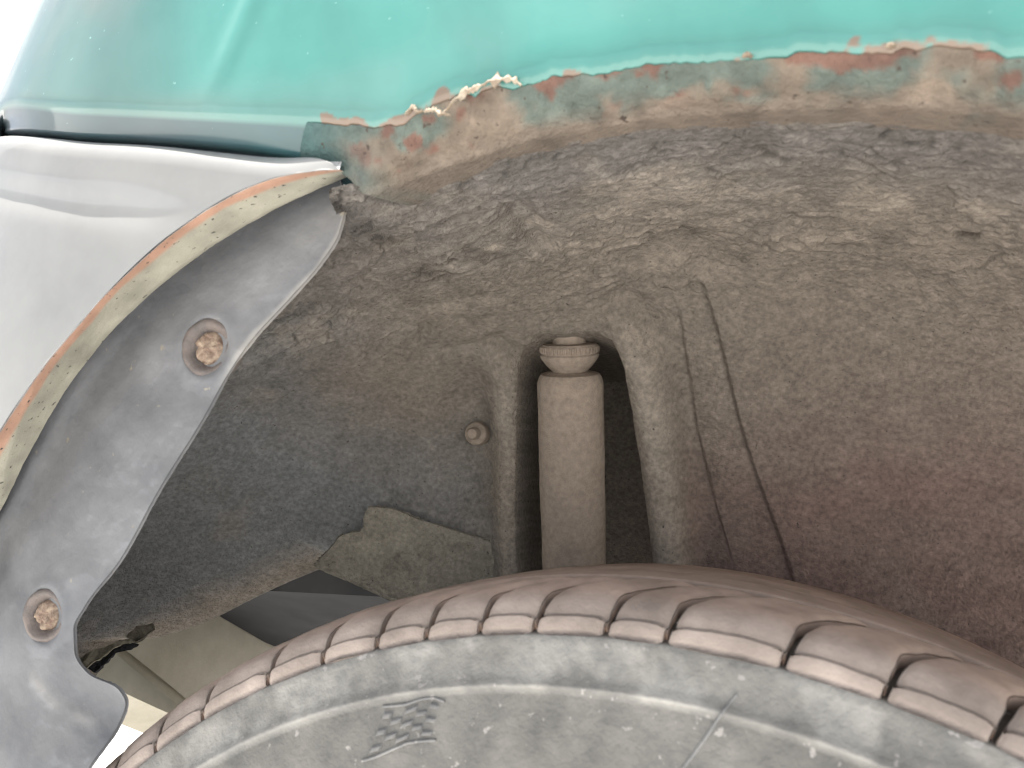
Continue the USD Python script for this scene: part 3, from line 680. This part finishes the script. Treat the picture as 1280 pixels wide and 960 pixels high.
# the ribs beyond the first groove, narrower and plain
for y0, y1, r_a, r_b in ((.0775, .104, .2992, .2988), (.109, .133, .2984, .2972), (.138, .181, .2962, .2890)):
    pr = np.array([(y0 + .0004, r_a - .009), (y0, r_a - .001), (y0 + .0008, r_a), ((y0 + y1) / 2, max(r_a, r_b) + .0003), (y1 - .001, r_b), (y1, r_b - .001), (y1 - .0004, r_b - .009)])
    R3 = ring_pt(thr[:, None] * np.ones((1, 7)), np.ones((nt + 1, 1)) * pr[None, :, 1], np.ones((nt + 1, 1)) * pr[None, :, 0])
    v = R3.reshape(-1, 3); put(TY, 'tread_rib', trimesh.Trimesh(v, grid_faces(nt + 1, 7, False), process=False), M['tread'], smooth=True, prim={'tint': np.ones((len(v), 3)) * (1 + .3 * fbm(v * 50, 3, 112))[:, None] * .85})
# raised chequered flag moulded on the sidewall
def side_y(p):
    r = np.hypot(p[:, 0], p[:, 2] - H); o = np.argsort(prof[:13, 1]); return np.interp(r, prof[:13, 1][o], prof[:13, 0][o])
def on_side(px):
    p = on_y(px, .026)
    for _ in range(8): p = on_y(px, side_y(p))
    return p
def flag_uv(u, v):                                          # wavy flag outline measured on the sidewall
    top = np.array([(479, 883), (492, 882.5), (508, 880.5), (528, 873.5), (543, 872), (556, 877)]); bot = np.array([(453, 951), (470, 946), (490, 937), (510, 928.5), (527, 926), (545, 925)])
    k = np.linspace(0, 1, 6); t = np.c_[np.interp(u, k, top[:, 0]), np.interp(u, k, top[:, 1])]; b = np.c_[np.interp(u, k, bot[:, 0]), np.interp(u, k, bot[:, 1])]
    return t * (1 - v[:, None]) + b * v[:, None]
def pad(u0, u1, v0, v1, h, name):
    uu_, vv_ = np.meshgrid(np.linspace(u0, u1, 8), np.linspace(v0, v1, 6), indexing='ij')
    p = on_side(flag_uv(uu_.ravel(), vv_.ravel()))
    e = np.minimum(np.minimum(uu_ - u0, u1 - uu_) / (u1 - u0), np.minimum(vv_ - v0, v1 - vv_) / (v1 - v0)).ravel()
    top = p.copy(); top[:, 1] -= h * sstep(0, .18, e) - .0001
    put(TY, name, (top, grid_faces(8, 6, False)), M['side'], prim={'tint': np.ones((len(top), 3)) * 1.15})
for r_ in range(5):
    for c_ in range(5):
        if (r_ + c_) % 2 == 0: pad(.06 + c_ * .175, .06 + (c_ + 1) * .175 - .008, .10 + r_ * .16, .10 + (r_ + 1) * .16 - .01, .0011, 'emblem_square')
for vv_ in (0.0, 1.0):
    e = on_side(flag_uv(np.linspace(0, 1, 30), np.full(30, vv_))); v, f = tube(e - np.array([0, .0002, 0]), .0005, 6)
    put(TY, 'emblem_edge', (v, f), M['side'], prim={'tint': np.ones((len(v), 3)) * 1.3})
e = on_side(resample([(921, 868), (900, 895), (880, 925), (850, 965), (830, 990)], 30)); v, f = tube(e + np.array([0, .0001, 0]), .0005, 6)
put(TY, 'mould_line', (v, f), M['side'], prim={'tint': np.ones((len(v), 3)) * 1.35})

# ------------------------------------------------------------------ rear apron seen under the liner, and a pan added to darken the cavity
XA = -0.42
def sheet(L, xoff, name, mt, parent=CAR, label=None):
    p = on_x(L, XA + xoff) if np.ndim(xoff) == 0 else np.vstack([on_x([a], XA + b) for a, b in zip(L, xoff)])
    return p
lineA, lineB = [(60, 742), (118, 783), (160, 815), (262, 897), (420, 1024)], [(60, 752), (113, 790), (151, 823), (252, 905), (410, 1034)]
lineC, lineD = [(30, 795), (92, 833), (145, 861), (236, 903), (400, 980)], [(20, 845), (90, 876), (167, 912), (224, 931), (400, 1000)]
def loft(rows_, name, mt, parent=CAR, label=None, n=60, amp=.0012):
    R_ = [resample(r, n) for r in rows_]
    G = np.stack(R_, 1); G = np.concatenate([G[:, :1], G], 1) if False else G
    V = G.reshape(-1, 3); V = V + fbm(V * 30, 3, 120)[:, None] * np.array([amp, 0, 0])
    return put(parent, name, (V, grid_faces(n, len(rows_), False)), mt, smooth=35, label=label)
A0 = on_x(lineA, XA); A1 = on_x(lineA, XA - .006); B1 = on_x(lineB, XA - .006); B0 = on_x(lineB, XA + .002); C0 = on_x(lineC, XA + .006); D0 = on_x(lineD, XA - .030)
topA = A0.copy(); topA[:, 2] += 0.30; topA = np.vstack([topA, [XA, 1.75, topA[-1, 2]]])
A0, A1, B1, B0, C0, D0 = (np.vstack([p_, [p_[-1, 0], 1.75, p_[-1, 2]]]) for p_ in (A0, A1, B1, B0, C0, D0))
loft([topA, A0, A1, B1, B0, C0], 'rear_apron', M['apron'], label='beige dusty inner panel of the rear bumper with a pressed groove')
loft([C0 + np.array([-.0015, 0, .003]), D0], 'apron_lip', M['apron'], CAR + '/rear_apron')
# floor pan overhead, added and curved down to put shade into the cavity
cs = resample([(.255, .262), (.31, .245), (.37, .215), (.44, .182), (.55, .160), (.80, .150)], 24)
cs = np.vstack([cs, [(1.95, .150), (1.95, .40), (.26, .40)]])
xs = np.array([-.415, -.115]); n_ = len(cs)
v = np.vstack([np.c_[np.full(n_, x_), cs[:, 0], cs[:, 1] + H] for x_ in xs])
f = [(i, (i + 1) % n_, (i + 1) % n_ + n_) for i in range(n_)] + [(i, (i + 1) % n_ + n_, i + n_) for i in range(n_)]
from shapely.geometry import Polygon as _P
cv, cf = trimesh.creation.triangulate_polygon(_P(cs), engine='earcut')
kd = cKDTree(cs); idx = kd.query(cv)[1]
f = np.vstack([f, idx[cf], idx[cf][:, ::-1] + n_])
fb = trimesh.Trimesh(v, f, process=False)
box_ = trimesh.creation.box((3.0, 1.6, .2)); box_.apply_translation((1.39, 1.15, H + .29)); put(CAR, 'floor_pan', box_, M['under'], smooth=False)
put(CAR, 'underbody_shade', fb, M['under'], smooth=40)
